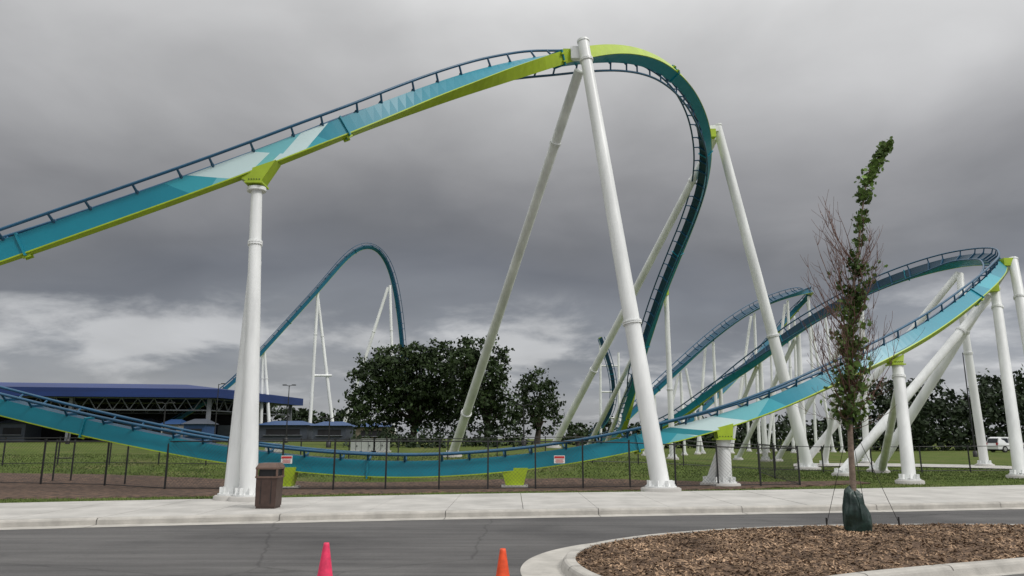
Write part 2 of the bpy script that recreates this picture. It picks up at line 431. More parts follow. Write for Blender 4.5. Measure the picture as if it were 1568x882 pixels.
A=C([(-260,472,17.6,(0,-.12,1)),(-120,427,18.3,(0,-.12,1)),(0,388,19,(0,-.12,1)),(150,336,19.5,(0,-.1,1)),(300,283,20,(0,-.08,1)),(395,248,20.4,(0,-.04,1)),(500,207,21,(0,.02,1)),(588,173,22,(0,.12,1)),(700,133,23.2,(0,.38,.95)),(800,104,24.5,(0,.75,.68)),(880,86,26,(0,1,.25)),(950,82,28,(-.1,1,-.15)),(1005,97,30.5,(-.4,.8,-.5)),(1048,132,33.5,(-.75,.35,-.5)),(1073,180,37,(-.85,-.2,-.45)),(1081,228,40,(-.7,-.5,-.5)),(1076,280,43,(-.6,-.75,-.4)),(1059,335,46,(-.55,-.85,-.2)),(1036,392,49,(-.55,-.85,0)),(1013,450,52,(-.55,-.85,.1)),(993,510,55,(-.6,-.8,.25)),(975,570,58,(-.45,-.75,.5)),(962,625,62,(-.3,-.6,.7)),(950,662,68,(0,-.3,1)),(925,672,76,(0,0,1))])
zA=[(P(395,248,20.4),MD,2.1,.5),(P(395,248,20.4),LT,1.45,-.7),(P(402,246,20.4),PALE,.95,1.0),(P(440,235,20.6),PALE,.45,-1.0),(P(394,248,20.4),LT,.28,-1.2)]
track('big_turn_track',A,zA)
B=C([(-330,520,27,(0,-.1,1)),(-150,580,25.5,(0,-.1,1)),(0,621,24.6,(0,-.1,1)),(160,660,24.6,(0,-.1,1)),(340,695,25,(0,-.06,1)),(480,712,25.3,(0,-.03,1)),(620,719,25.5,(0,0,1)),(760,712,25.8,(0,0,1)),(880,697,26,(0,.02,1)),(1000,673,26.3,(0,.05,1)),(1110,645,26.6,(-.1,.12,1)),(1200,613,27,(-.2,.2,1)),(1280,577,27.6,(-.3,.3,.95)),(1350,545,28.4,(-.4,.4,.9)),(1420,507,29.6,(-.5,.45,.8)),(1480,464,31.5,(-.6,.4,.7)),(1518,430,34,(-.75,.2,.65)),(1530,408,37.2,(-.85,-.3,.5)),(1512,397,41,(-.75,-.7,.4)),(1455,403,44.5,(-.3,-.95,.35)),(1380,424,47,(0,-1,.25)),(1300,458,49.5,(0,-1,.3)),(1220,505,52,(0,-.95,.45)),(1160,550,55,(0,-.8,.6)),(1100,592,58,(0,-.5,.9)),(1040,638,62,(0,0,1)),(985,664,68,(0,0,1))])
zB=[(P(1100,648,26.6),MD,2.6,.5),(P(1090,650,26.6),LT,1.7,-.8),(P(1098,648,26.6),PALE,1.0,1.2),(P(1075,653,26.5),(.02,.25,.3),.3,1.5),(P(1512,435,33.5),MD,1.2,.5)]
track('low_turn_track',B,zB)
Cc=C([(960,640,74,(0,0,1)),(1000,600,75,(0,-.2,1)),(1040,563,76,(0,-.5,1)),(1090,517,78,(0,-.8,.8)),(1150,474,80,(0,-.9,.6)),(1205,452,83,(-.1,-.9,.6)),(1238,446,87,(-.6,-.6,.6)),(1240,452,92,(-.8,0,.6)),(1215,478,96,(-.5,.4,.8)),(1180,520,96,(-.3,.4,.9)),(1140,565,94,(-.2,.3,1)),(1100,605,92,(0,.2,1)),(1050,650,90,(0,0,1))])
track('return_track',Cc,step=.6,ca=(.008,.13,.22),cb=(.014,.18,.28))
D=C([(250,655,96,(0,-.2,1)),(345,597,97,(0,-.2,1)),(400,540,98,(0,-.2,1)),(450,485,99,(0,-.2,1)),(500,430,100,(0,-.2,1)),(535,388,101,(.1,-.2,1)),(556,374,102,(.2,-.3,1)),(575,374,104,(.6,-.3,.8)),(592,395,106,(.9,-.4,.4)),(604,435,108,(.9,-.5,.2)),(611,480,110,(.9,-.5,.1)),(616,530,112,(.9,-.5,.1)),(622,600,114,(.9,-.5,.3)),(640,660,118,(.5,0,1))])
track('lift_hill_track',D,step=.8,S=.95,tie=1.5,joint=14,ca=(.012,.12,.20),cb=(.018,.16,.25))  # distance haze painted into the darker, bluer spine colours
E=C([(919,517,88,(0,-1,.1)),(926,535,88.5,(0,-1,.1)),(936,565,89,(-.1,-1,.1)),(941,595,90,(-.1,-1,.1)),(938,625,91,(0,-1,.2)),(925,655,92,(0,-.8,.5)),(905,668,93,(0,-.5,1))])
track('spiral_track',E,step=.6,S=.9)
CO=MB(); FT=MB(); BR=MB()
def footing(b,r):
    z=gzf(b.x,b.y)
    FT.lathe((b.x,b.y,z),[(r*2.1,-.3),(r*2.1,.10),(r*1.9,.13)],20,0)
    CO.lathe((b.x,b.y,z),[(r*1.65,.13),(r*1.65,.17)],20)
    for i in range(8):
        a=i*math.pi/4; q=Vector((b.x+r*1.4*math.cos(a),b.y+r*1.4*math.sin(a),z+.17)); CO.tube(q,q+Vector((0,0,.05)),.03*r/.25,n=6)
        CO.box((b.x+r*1.2*math.cos(a+.39),b.y+r*1.2*math.sin(a+.39),z+.25),(r*.5,.02,.18),rot=a+.39)
def leg(top,base,r1,r2,fl=(),foot=True,n=24,capz=False):
    top=Vector(top); base=Vector(base); 
    if foot:
        base.z=gzf(base.x,base.y)+.12; footing(base,r2)
    CO.tube(top,base,r1,r2,n)
    d=(base-top).normalized()
    for t in fl:
        q=top.lerp(base,t); r=r1+(r2-r1)*t
        CO.tube(q-d*.05,q-d*.008,r*1.2,n=n); CO.tube(q+d*.008,q+d*.05,r*1.2,n=n)
        x=d.orthogonal().normalized(); y=d.cross(x)
        for i in range(14):
            a=i*2*math.pi/14; s_=q+(x*math.cos(a)+y*math.sin(a))*r*1.12
            CO.tube(s_-d*.075,s_+d*.075,.013,n=5)
    if capz: CO.tube(top-d*.06,top+d*.02,r1*1.12,n=n)
def fr_of(y0,y1,y): return (y-y0)/(y1-y0)
leg(P(393,291,20.4),P(380,764,20.0),.155,.235,(.19,))
leg(P(391,400,20.5),P(355,762,20.35),.17,.225)
CO.tube(P(393,288,20.4),P(393,293,20.4),.27,n=24)
def bracket(c,w0,w1,h,th,t=(1,0,.36)):
    t=Vector(t).normalized(); y=Vector((0,1,0))
    v=[]
    for s_ in(-1,1):
        o=y*(th/2*s_)
        v+=[c+o-t*w0/2,c+o+t*w0/2,c+o+Vector((w1/2,0,-h)),c+o+Vector((-w1/2,0,-h))]
    BR.add(v,[(0,1,2,3)[::-1],(4,5,6,7),(0,1,5,4),(1,2,6,5),(2,3,7,6),(3,0,4,7)])
    for i in range(5):
        BR.tube(c+Vector((-w1*.4+i*w1*.2,-th/2-.02,-h+.08)),c+Vector((-w1*.4+i*w1*.2,-th/2+.01,-h+.08)),.018,n=6,mi=1)
    BR.box(c+Vector((0,0,-h-.02)),(w1*1.35,th*1.25,.05))
bracket(P(395,260,20.4),1.25,.38,.46,.50,(1,0,.37))
leg(P(893,64,25.3),P(1012,748,23.7),.21,.30,(fr_of(64,748,98),fr_of(64,748,525)),capz=True)
leg(P(887,108,25.6),P(693,697,41),.19,.25,(fr_of(108,697,190),fr_of(108,697,610)))
CO.box(P(884,82,25.5),(.5,.25,.5))
BR.box(P(872,84,25.75),(.5,.2,.42))
leg(P(1098,193,41),P(1237,716,41.5),.26,.33,(fr_of(193,716,525),),capz=True)
leg(P(1094,212,41.2),P(848,684,57),.22,.27,(fr_of(212,684,265),fr_of(212,684,545)))
BR.box(P(1086,205,40.6),(.7,.4,.5)); CO.box(P(1092,198,40.9),(.6,.35,.35))
leg(P(1020,447,53),P(1030,702,53),.17,.21,(.6,)); leg(P(1014,458,53),P(900,674,68),.18,.21,(.5,))
BR.box(P(1018,448,52.6),(.5,.4,.4))
leg(P(985,530,57),P(990,690,57),.16,.2); leg(P(975,560,58),P(925,676,70),.16,.2)
leg(P(1107,668,26.6),P(1110,740,26.6),.24,.26); leg(P(1102,690,26.7),P(1088,737,27),.12,.18)
bracket(P(1107,652,26.55),.62,.5,.45,.5,(1,0,.25))
for x,y,d in[(788,717,25.85),(436,716,25.2)]:
    c=P(x,y,d); h=c.z-gzf(c.x,c.y)-.1
    v=[]
    for s_ in(-1,1):
        v+=[(c.x-.45,c.y+.25*s_,c.z+.02),(c.x+.45,c.y+.25*s_,c.z+.02),(c.x+.3,c.y+.25*s_,c.z-h),(c.x-.3,c.y+.25*s_,c.z-h)]
    BR.add(v,[(0,1,2,3)[::-1],(4,5,6,7),(0,1,5,4),(1,2,6,5),(2,3,7,6),(3,0,4,7)])
    FT.box((c.x,c.y,gzf(c.x,c.y)+.03),(.9,.8,.16))
leg(P(1372,536,28.9),P(1393,738,27.6),.20,.235,(.22,)); leg(P(1378,580,29),P(1350,718,37),.14,.18)
leg(P(1523,440,34),P(1563,732,31.5),.2,.25,(.12,)); leg(P(1551,398,37),P(1612,735,33.5),.22,.28,(.2,),capz=True)
leg(P(1512,450,34.3),P(1343,719,38.5),.21,.24,(.2,)); leg(P(1527,440,34.6),P(1290,727,33.5),.18,.22,(.25,))
leg(P(1545,405,37),P(1480,500,41),.17,.2,foot=False)
leg(P(1472,470,43),P(1508,713,43.5),.2,.24,(.3,)); leg(P(1468,418,44),P(1232,711,49),.19,.23,(.4,))
leg(P(1470,420,44),P(1474,472,43.2),.2,.2,foot=False)
bracket(P(1370,548,28.75),.7,.4,.25,.45,(1,.3,.4)); BR.box(P(1518,440,33.8),(.45,.45,.45)); BR.box(P(1541,402,37),(.5,.4,.4))
leg(P(1318,462,49.5),P(1327,706,50),.18,.2,(.5,)); leg(P(1316,480,49.6),P(1190,700,56),.17,.2)
leg(P(1222,508,52.5),P(1232,702,53),.16,.2); leg(P(1218,520,52.6),P(1130,699,60),.15,.19)
leg(P(1164,552,55.5),P(1172,699,56),.16,.2); leg(P(1160,560,55.6),P(1100,696,62),.15,.18)
leg(P(1103,594,58.5),P(1108,693,59),.15,.18)
leg(P(1280,600,44),P(1262,708,46),.14,.18)
for x0,y0,x1,y1,d in[(1092,520,1100,692,79),(1080,528,1068,692,81),(1155,476,1163,690,81),(1150,480,1120,690,84),(1206,456,1215,690,84),(1202,462,1175,690,86),(1238,450,1250,690,90),(1236,458,1276,688,94),(1216,480,1222,690,97),(1180,524,1186,690,96),(1142,568,1147,688,94),(1042,566,1048,692,77),(1038,572,1012,690,79),(1002,603,1006,690,76),(1262,470,1290,690,92),(1140,570,1118,688,96),(1050,560,1076,688,84)]:
    b=P(x1,y1,d); leg(P(x0,y0+4,d),(b.x,b.y,0),.15,.17,(.45,),n=12)
for x in(919,947):
    leg(P(x,517 if x<930 else 540,92),P(x+(1 if x<930 else 2),680,92),.14,.16,n=12)
for y in(560,600,640): CO.tube(P(919,y,92),P(947,y,92),.09,n=8)
for x0,y0,x1,y1,d in[(487,446,474,660,100),(486,450,513,655,101),(597,437,605,655,107),(594,440,520,650,100),(403,540,400,655,98.5),(405,540,415,655,98.5)]:
    b=P(x1,y1,d); leg(P(x0,y0,d),(b.x,b.y,0),.2,.24,(.3,),n=12)
CO.tube(P(478,575,100),P(508,575,101),.16,n=10)
CO.build('support_columns',[WHITE],coaster); FT.build('footings',[CONC],coaster); BR.build('brackets',[LIME,BLACK],coaster)
# ---------------------------------------------------------------- fence
fence=empty('metal_fence'); fm=MB(); fw=MB()
fl=[(-160,738),(-40,740),(62,741),(160,743),(252,749),(345,750),(430,750),(510,750),(590,750),(672,750),(747,749),(820,748),(893,747),(965,746),(1035,745),(1100,744),(1165,743.5),(1225,743),(1187,735),(1163,728)]
fpts=[G(x,y) for x,y in fl]; FH=1.62
for i,p in enumerate(fpts):
    z=gzf(p.x,p.y); h=FH-(.25*float(sst(2,10,p.x)))
    fpts[i]=Vector((p.x,p.y,z)); fm.box((p.x,p.y,z+h/2),(.05,.05,h)); fm.box((p.x,p.y,z+h+.01),(.07,.07,.03))
for a,b in zip(fpts[:-1],fpts[1:]):
    ha=FH-.25*float(sst(2,10,a.x)); hb=FH-.25*float(sst(2,10,b.x))
    fm.tube(a+Vector((0,0,ha-.06)),b+Vector((0,0,hb-.06)),.02,n=6); fm.tube(a+Vector((0,0,.08)),b+Vector((0,0,.08)),.014,n=6)
    L_=(b-a).length; nn=int(L_/.12)
    for k in range(nn):
        for sgn in(1,-1):
            t0=k/nn; t1=t0+sgn*(ha-.15)/L_
            z0,z1=.08,ha-.06
            if t1>1: f_=(1-t0)/(t1-t0); z1=z0+(z1-z0)*f_; t1=1
            if t1<0: f_=t0/(t0-t1) if t0!=t1 else 0; z1=z0+(z1-z0)*f_; t1=0
            q0=a.lerp(b,t0)+Vector((0,0,z0)); q1=a.lerp(b,t1)+Vector((0,0,z1))
            if (q1-q0).length>.05: fw.tube(q0,q1,.0030,n=3,cap=False)
for x,y in((70,738),(98,738),(182,741)):
    p=G(x,y+1); z=gzf(p.x,p.y); fm.box((p.x,p.y+.4,z+.8),(.045,.045,1.6))
ga=G(70,739);gb=G(98,739)
for hz in(1.5,.9): fm.tube((ga.x,ga.y+.4,gzf(ga.x,ga.y)+hz),(gb.x,gb.y+.4,gzf(gb.x,gb.y)+hz),.02,n=6)
fm.build('posts_and_rails',[BLACK],fence); fw.build('wire_mesh',[BLACK],fence)
# second, farther fence line behind the track
f2=empty('metal_fence'); m=MB(); prev=None
for i in range(24):
    x=-26+i*2.3; y=36+.06*x+(.8*math.sin(i*.5)); z=gzf(x,y); m.box((x,y,z+.65),(.05,.05,1.3))
    if prev: 
        for hz in(1.25,.1): m.tube((prev[0],prev[1],prev[2]+hz),(x,y,z+hz),.018,n=5)
    prev=(x,y,z)
m.build('posts_and_rails',[BLACK],f2)
SW=mat('sign_white',(.75,.74,.71),.5,.05); SR=mat('sign_red',(.5,.03,.03),.5,.1)
for x in(437,857):
    y=750 if x<800 else 747.5
    p=G(x,y); s_=empty('warning_sign') ; z=gzf(p.x,p.y)+.98
    m=MB(); m.box((p.x,p.y-.06,z),(.36,.012,.25),0); m.box((p.x,p.y-.07,z+.07),(.33,.008,.07),1)
    for k in range(4): m.box((p.x,p.y-.07,z-.005-.03*k),(.28-.04*(k%2),.006,.011),1)
    for sx_ in(-.15,.15): m.tube((p.x+sx_,p.y-.075,z+.11),(p.x+sx_,p.y-.04,z+.11),.01,n=6,mi=0)
    m.build('panel',[SW,SR],s_)
# ---------------------------------------------------------------- trash can
tp=G(405,779,0.012); T=MB()
BRN=mat('brown_plastic',(.062,.036,.028),.5,.2,8); BRN2=mat('brown_top',(.13,.08,.06),.5,.15,8)
def frus(mb,c,z0,z1,w0,w1,mi):
    v=[(c.x+a*w0/2,c.y+b*w0/2,z0) for a,b in((-1,-1),(1,-1),(1,1),(-1,1))]+[(c.x+a*w1/2,c.y+b*w1/2,z1) for a,b in((-1,-1),(1,-1),(1,1),(-1,1))]
    mb.add(v,[(0,1,5,4),(1,2,6,5),(2,3,7,6),(3,0,4,7),(4,5,6,7),(3,2,1,0)],mi)
tc=Vector((tp.x,tp.y+.25,0))
frus(T,tc,.012,.06,.44,.44,0); frus(T,tc,.06,.70,.47,.49,0); frus(T,tc,.70,.74,.53,.53,1)
for sx_ in(-1,1):
    for sy_ in(-1,1): T.box((tc.x+sx_*.235,tc.y+sy_*.235,.82),(.04,.04,.17),1)
T.box((tc.x,tc.y,.82),(.40,.40,.16),2)
frus(T,tc,.90,.94,.53,.53,1); frus(T,tc,.94,1.04,.53,.42,1)
for sx_ in(-.12,.12): T.box((tc.x+sx_,tc.y-.242,.38),(.012,.01,.52),2)
o=T.build('trash_can',[BRN,BRN2,BLACK]);
def cone(x,y,name,col):
    m=MB(); u=P(x,y,1); 
    t=(ROAD+.71-H)/(u.z-H); c=Vector((u.x*t,t,ROAD))
    mt=mat(name+'_plastic',col,.5,.22,11,bump=.15,bscale=15)
    m.lathe(c,[(.135,.03),(.128,.05),(.075,.40),(.03,.69),(.026,.71),(.016,.712),(.014,.66)],32,0)
    m.prism([(c.x+a,c.y+b) for a,b in((-.18,-.15),(-.15,-.18),(.15,-.18),(.18,-.15),(.18,.15),(.15,.18),(-.15,.18),(-.18,.15))],ROAD+.005,ROAD+.035,0)
    return m.build(name,[mt])
cone(500,831,'traffic_cone',(.78,.04,.12)); cone(770,840,'traffic_cone',(.80,.085,.02))
# ---------------------------------------------------------------- young tree
def leaf_mat(name,c1,c2,isl=.35,tr=.25):
    m=mat(name,c1,.6,.25,1.1,island=isl,col2=c2,spec=.2)
    if tr<=0: return m
    nt=m.node_tree; b=nt.nodes['Principled BSDF']; out=nt.nodes['Material Output']
    tl=N(nt,'ShaderNodeBsdfTranslucent'); ms=N(nt,'ShaderNodeMixShader'); ms.inputs[0].default_value=tr
    src=b.inputs['Base Color'].links[0].from_socket; nt.links.new(src,tl.inputs['Color'])
    nt.links.new(b.outputs[0],ms.inputs[1]); nt.links.new(tl.outputs[0],ms.inputs[2]); nt.links.new(ms.outputs[0],out.inputs['Surface'])
    return m
BARK=mat('young_bark',(.20,.15,.115),.85,.3,12,bump=.5,bscale=40)
TWIG=mat('twig_bark',(.15,.08,.06),.85,.3,5)
YL=leaf_mat('maple_leaves',(.05,.09,.022),(.11,.175,.042),.5)
yt=empty('young_maple_tree')
td=13.0
tpx=[(1308,806),(1306,740),(1303,690),(1301,640),(1302,590),(1300,540),(1303,480),(1309,420),(1316,360),(1322,310),(1328,270),(1338,244),(1356,222)]
lead=[P(x,y,td+.02*i) for i,(x,y) in enumerate(tpx)]
rad=[.062,.052,.047,.043,.038,.034,.03,.025,.02,.015,.011,.008,.004]
ty=MB(); ty.path(lead,rad,10,0)
def lead_at(t):
    s=t*(len(lead)-1); i=min(int(s),len(lead)-2); return lead[i].lerp(lead[i+1],s-i)
def leaf_shape(c,size,out):
    a=random.uniform(0,2*math.pi); nrm=Vector((random.gauss(0,1),random.gauss(0,1),random.gauss(0,.9))).normalized()
    x=nrm.orthogonal().normalized(); y=nrm.cross(x); x,y=x*math.cos(a)+y*math.sin(a),y*math.cos(a)-x*math.sin(a)
    pr=[(0,-.5),(.25,-.35),(.5,-.1),(.28,.08),(.4,.42),(.14,.3),(0,.6),(-.14,.3),(-.4,.42),(-.28,.08),(-.5,-.1),(-.25,-.35)]
    k=len(out[0]); 
    for px,py in pr: out[0].append(tuple(c+x*px*size+y*py*size+nrm*(.18*size*(abs(px)))))
    out[1].append(tuple(range(k,k+12)))
LV=([],[])
def twig(p0,d,L_,r,depth,leafy,curl=.10):
    pts=[p0]; k=8; dd=d.copy(); p=p0.copy(); ctl=[]
    for i in range(k):
        dd=(dd+Vector((random.gauss(0,.08),random.gauss(0,.08),curl+random.gauss(0,.05)))).normalized()
        p=p+dd*(L_/k); pts.append(p.copy()); ctl.append(dd.copy())
    ty.path(pts,[max(.0026,r*(1-.8*i/k)) for i in range(k+1)],4,1)
    if depth>0:
        for i in range(1,k):
            for _ in range(2):
                if random.random()<.6:
                    s=Vector((random.gauss(0,1),random.gauss(0,1),random.gauss(.1,.6))).normalized()
                    twig(pts[i],(ctl[i]*1.0+s*.8).normalized(),L_*random.uniform(.15,.38),r*.5,depth-1,leafy)
    if leafy:
        for i in range(1,k+1):
            for _ in range(leafy):
                if random.random()<.8: leaf_shape(pts[i]+Vector((random.gauss(0,.05),random.gauss(0,.05),random.gauss(0,.05))),random.uniform(.06,.115),LV)
for i in range(60):
    t=random.uniform(.24,.62); p=lead_at(t); a=random.uniform(0,2*math.pi)
    spread=random.uniform(.4,1.0)
    d=Vector((math.cos(a)*spread,math.sin(a)*spread,.8)).normalized()
    twig(p,d,random.uniform(1.0,2.0)*(1.2-t*.7),.010,1,0,.15)
for i in range(26):
    t=random.uniform(.22,.42); p=lead_at(t); a=random.uniform(0,2*math.pi)
    twig(p,Vector((math.cos(a),math.sin(a),.05)).normalized(),random.uniform(.5,1.0),.007,1,0,.07)
knots=[.235,.27,.275,.33,.335,.38,.42,.425,.46,.50,.505,.55,.555,.59,.64,.70,.76,.82]
for i in range(150):
    t=min(.87,max(.22,random.choice(knots)+random.gauss(0,.012))); p=lead_at(t); a=random.uniform(0,2*math.pi)
    twig(p,Vector((math.cos(a),math.sin(a),random.uniform(-.2,.7))).normalized(),random.uniform(.10,.46)*(1.1 if t<.6 else .4),.005,0,2 if t<.6 else 1)
for i in range(17):
    t=random.uniform(.82,1); p=lead_at(t); a=random.uniform(-1,1)
    twig(p,Vector((math.cos(a),math.sin(a),.2)).normalized(),random.uniform(.1,.36),.004,0,3)
ty.build('trunk_and_branches',[BARK,TWIG],yt)
lm=MB(); lm.add(LV[0],LV[1],0); lm.build('leaves',[YL],yt)
BAG=mat('green_bag_vinyl',(.012,.032,.026),.42,.35,9,bump=.8,bscale=10)
base=lead[0]; bz=mz(base.x,base.y)
bg=MB(); vs=[];fs=[]; NA=72; NZs=30
for k in range(NZs+1):
    t=k/NZs; z=.69*t
    r0=.20*(1-.40*t**3)*(1 if t<.93 else 1-(t-.93)*6)+.03*math.sin(math.pi*min(1,t*1.5))
    for i in range(NA):
        a=2*math.pi*i/NA
        pl=mnoise.noise(Vector((math.cos(a)*1.6,math.sin(a)*1.6,t*2.6+4)))*.20+mnoise.noise(Vector((math.cos(a)*5,math.sin(a)*5,t*2.4)))*.16*(.3+t)+.05*math.sin(a*11+t*4)*t*t
        rx=r0*(1+pl)*(1.03); ry=r0*(1+pl)*.8
        zz_=z+ (.07*math.sin(a-.4)*t**3)
        vs.append((base.x+.05-.02*t+rx*math.cos(a),base.y-.02+ry*math.sin(a),bz-.01+zz_))
for k in range(NZs):
    for i in range(NA):
        j=(i+1)%NA; fs.append((k*NA+i,k*NA+j,(k+1)*NA+j,(k+1)*NA+i))
bg.add(vs,fs,0,True); bg.add(vs,[tuple(range(len(vs)-NA,len(vs)))],0,True)
bg.path([(base.x-.02,base.y-.17,bz+.66),(base.x+.03,base.y-.2,bz+.5),(base.x+.05,base.y-.225,bz+.2)],[.014,.012,.012],6)
bg.build('watering_bag',[BAG])
gw=MB(); a=lead_at(.245)
for x,y in((1266,802),(1377,805),(1330,815)):
    q=G(x,y,.05); q.z=mz(q.x,q.y); gw.tube(a,q+Vector((0,0,.05)),.005,n=5); gw.tube(q-Vector((0,0,.05)),q+Vector((0,0,.16)),.016,n=6)
gw.tube(a-Vector((0,0,.03)),a+Vector((0,0,.03)),.06,n=10)
gw.build('tree_guy_wires',[BLACK])
# ---------------------------------------------------------------- large trees
TL=leaf_mat('oak_foliage',(.016,.030,.011),(.036,.057,.019),.4,0)
TL2=leaf_mat('pine_foliage',(.014,.025,.012),(.030,.046,.02),.4,0)
BK=mat('tree_bark',(.05,.038,.03),.9,.3,3,bump=.6,bscale=10)
def foliage(lobes,clumps,per,size,spread):
    Cs=[]
    for (c,rx,ry,rz) in lobes:
        nC=max(3,int(clumps*rx*rz))
        d=rng.normal(size=(nC,3)); d/=np.linalg.norm(d,axis=1)[:,None]; rr=rng.uniform(.35,1.03,size=(nC,1))**.6
        Cs.append(np.array(c)+d*rr*np.array([rx,ry,rz]))
    Cs=np.concatenate(Cs); n=len(Cs)*per
    cl=np.repeat(Cs,per,axis=0)+rng.normal(size=(n,3))*spread*np.array([1,1,.6])*np.repeat(rng.uniform(.5,1.4,size=(len(Cs),1)),per,axis=0)
    a=rng.normal(size=(n,3)); a/=np.linalg.norm(a,axis=1)[:,None]
    b=np.cross(a,rng.normal(size=(n,3))); b/=np.linalg.norm(b,axis=1)[:,None]
    sz=size*rng.uniform(.5,1.2,size=(n,1)); a*=sz; b*=sz*.6
    V=np.stack([cl-a,cl-b,cl+a,cl+b],1).reshape(-1,3)
    return V,np.arange(4*n).reshape(-1,4)
def fast_mesh(name,V,F_,mats,parent=None):
    me=bpy.data.meshes.new(name); me.vertices.add(len(V)); me.vertices.foreach_set('co',V.ravel())
    me.loops.add(F_.size); me.loops.foreach_set('vertex_index',F_.ravel().astype(np.int32))
    me.polygons.add(len(F_)); me.polygons.foreach_set('loop_start',np.arange(0,F_.size,4,dtype=np.int32)); me.polygons.foreach_set('loop_total',np.full(len(F_),4,dtype=np.int32))
    for m in mats: me.materials.append(m)
    me.update(); me.validate()
    o=bpy.data.objects.new(name,me); bpy.context.scene.collection.objects.link(o)
    if parent:o.parent=parent
    return o
def tree(name,lobepx,d,trunkpx,clumps=9,per=24,size=.21,spread=.33,m=None,tr=.35):
    e=empty(name); k=d/F; lob=[]
    for x,y,rx,ry in lobepx:
        dd=d+random.uniform(-1.5,1.5); lob.append((tuple(P(x,y,dd)),rx*k,rx*k*.85,ry*k))
    V,F_=foliage(lob,clumps,per,size,spread); fast_mesh('foliage',V,F_,[m or TL],e)
    t=MB(); b=P(trunkpx[0],680,d); b.z=gzf(b.x,b.y)-.1
    mid=P(trunkpx[0]+3,trunkpx[1],d); t.path([b,b.lerp(mid,.1),b.lerp(mid,.6),mid],[tr*1.5,tr,tr*.8,tr*.7],10)
    for c,_,_,_ in lob:
        c=Vector(c); s=b.lerp(mid,random.uniform(.6,1)); q=s.lerp(c,.5)+Vector((0,0,.4)); t.path([s,q,c],[tr*.45,tr*.3,tr*.08],6)
    t.build('trunk_and_limbs',[BK],e)
tree('oak_tree',[(585,590,48,52),(558,575,22,30),(620,570,50,42),(660,575,50,52),(640,543,32,20),(600,546,30,22),(570,625,38,32),(630,630,60,32),(685,615,46,42),(700,570,38,42),(553,608,22,32),(680,540,26,16),(620,600,50,40),(660,620,50,40)],70,(632,640))
tree('oak_tree',[(740,570,38,40),(757,543,22,24),(728,533,22,16),(762,595,26,36),(725,605,42,42),(710,555,26,32),(773,628,22,28),(740,640,45,28),(735,590,38,40),(715,530,18,14)],66,(745,648))
tree('oak_tree',[(822,605,32,28),(828,582,22,14),(843,612,18,26),(810,632,32,28),(838,645,24,18),(800,590,16,18)],74,(822,655),size=.2)
tree('oak_tree',[(885,658,20,12),(878,668,20,10)],80,(884,670),size=.2,tr=.2)
def treeline(name,segs,d,m,size=.42,clumps=3.2,per=18,spread=.6):
    lob=[];k=d/F
    for x0,x1,ytop,ybot in segs:
        n=int((x1-x0)/15)+1
        for i in range(n):
            x=x0+(x1-x0)*(i+.5)/n+random.uniform(-5,5); yt=ytop+random.uniform(-8,10); hgt=ybot-yt
            dd=d+random.uniform(-4,6)
            lob.append((tuple(P(x,yt+hgt*.25,dd)),14*k,14*k,hgt*.25*k)); lob.append((tuple(P(x+5,yt+hgt*.62,dd-2)),17*k,14*k,hgt*.42*k))
            if random.random()<.5: lob.append((tuple(P(x+random.uniform(-6,6),yt+1,dd)),6*k,6*k,8*k))
    V,F_=foliage(lob,clumps,per,size,spread); fast_mesh(name,V,F_,[m])
treeline('distant_tree_line',[(1180,1340,648,694),(1340,1440,592,696),(1440,1500,594,696),(1500,1600,576,696),(1600,1850,572,696)],105,TL2,size=.36,clumps=4)
treeline('distant_tree_line',[(860,1180,652,690)],125,TL2,size=.45)
treeline('distant_tree_line',[(-300,0,640,684),(395,480,630,680),(480,560,640,680),(0,395,655,680)],130,TL2,size=.5,clumps=2)
treeline('shrubs',[(535,800,664,688)],64,TL2,size=.2,clumps=6,spread=.3)
# ---------------------------------------------------------------- pavilion
pav=empty('blue_roof_pavilion'); pm=MB()
BLUE=mat('blue_metal_roof',(.006,.026,.13),.45,.2,.4,stretch=(.3,.3,3)); DARK=mat('interior_shade',(.015,.015,.018),.9,.3,1); GREYM=mat('grey_steel',(.17,.18,.20),.5,.15)  # DARK: near-black colour paints in the shade inside canopy and booths
f0=Vector((-95,76)); f1=Vector((-34.5,87)); f2=Vector((-30.5,108)); f3=Vector((-95,118))
def pri(mb,poly,z0,z1,mi=0): mb.prism([(p.x,p.y) for p in poly],z0,z1,mi)
pri(pm,[f0,f1,f2,f3],6.35,7.35,0)
cx=sum((p for p in(f0,f1,f2,f3)),Vector((0,0)))/4
ins=[p.lerp(cx,.16) for p in(f0,f1,f2,f3)]
v=[(p.x,p.y,7.355) for p in(f0,f1,f2,f3)]+[(p.x,p.y,8.0) for p in ins]
pm.add(v,[(0,1,5,4),(1,2,6,5),(2,3,7,6),(3,0,4,7),(4,5,6,7)],0)
def truss(a,b,z0,z1,n):
    A0=Vector((a.x,a.y,z0));A1=Vector((a.x,a.y,z1));B0=Vector((b.x,b.y,z0));B1=Vector((b.x,b.y,z1))
    pm.tube(A0,B0,.09,n=6,mi=2);pm.tube(A1,B1,.09,n=6,mi=2)
    for i in range(n):
        q0=A0.lerp(B0,i/n);q1=A1.lerp(B1,(i+.5)/n);q2=A0.lerp(B0,(i+1)/n)
        pm.tube(q0,q1,.055,n=5,mi=2);pm.tube(q1,q2,.055,n=5,mi=2)
g0=f0+Vector((0,1));g1=f1+Vector((-1.5,1));g2=f2+Vector((-1.5,-1)); g3=f3+Vector((0,-1))
truss(g0,g1,4.9,6.3,34); truss(g1,g2,4.9,6.3,10); truss(g0+Vector((0,12)),g1+Vector((0,12)),4.9,6.3,34)
for t in(0,.25,.5,.75,1):
    q=g0.lerp(g1,t); pm.box((q.x,q.y,3.7),(.4,.4,5.2),2); q=g3.lerp(g2,t); pm.box((q.x,q.y,3.7),(.4,.4,5.2),2)
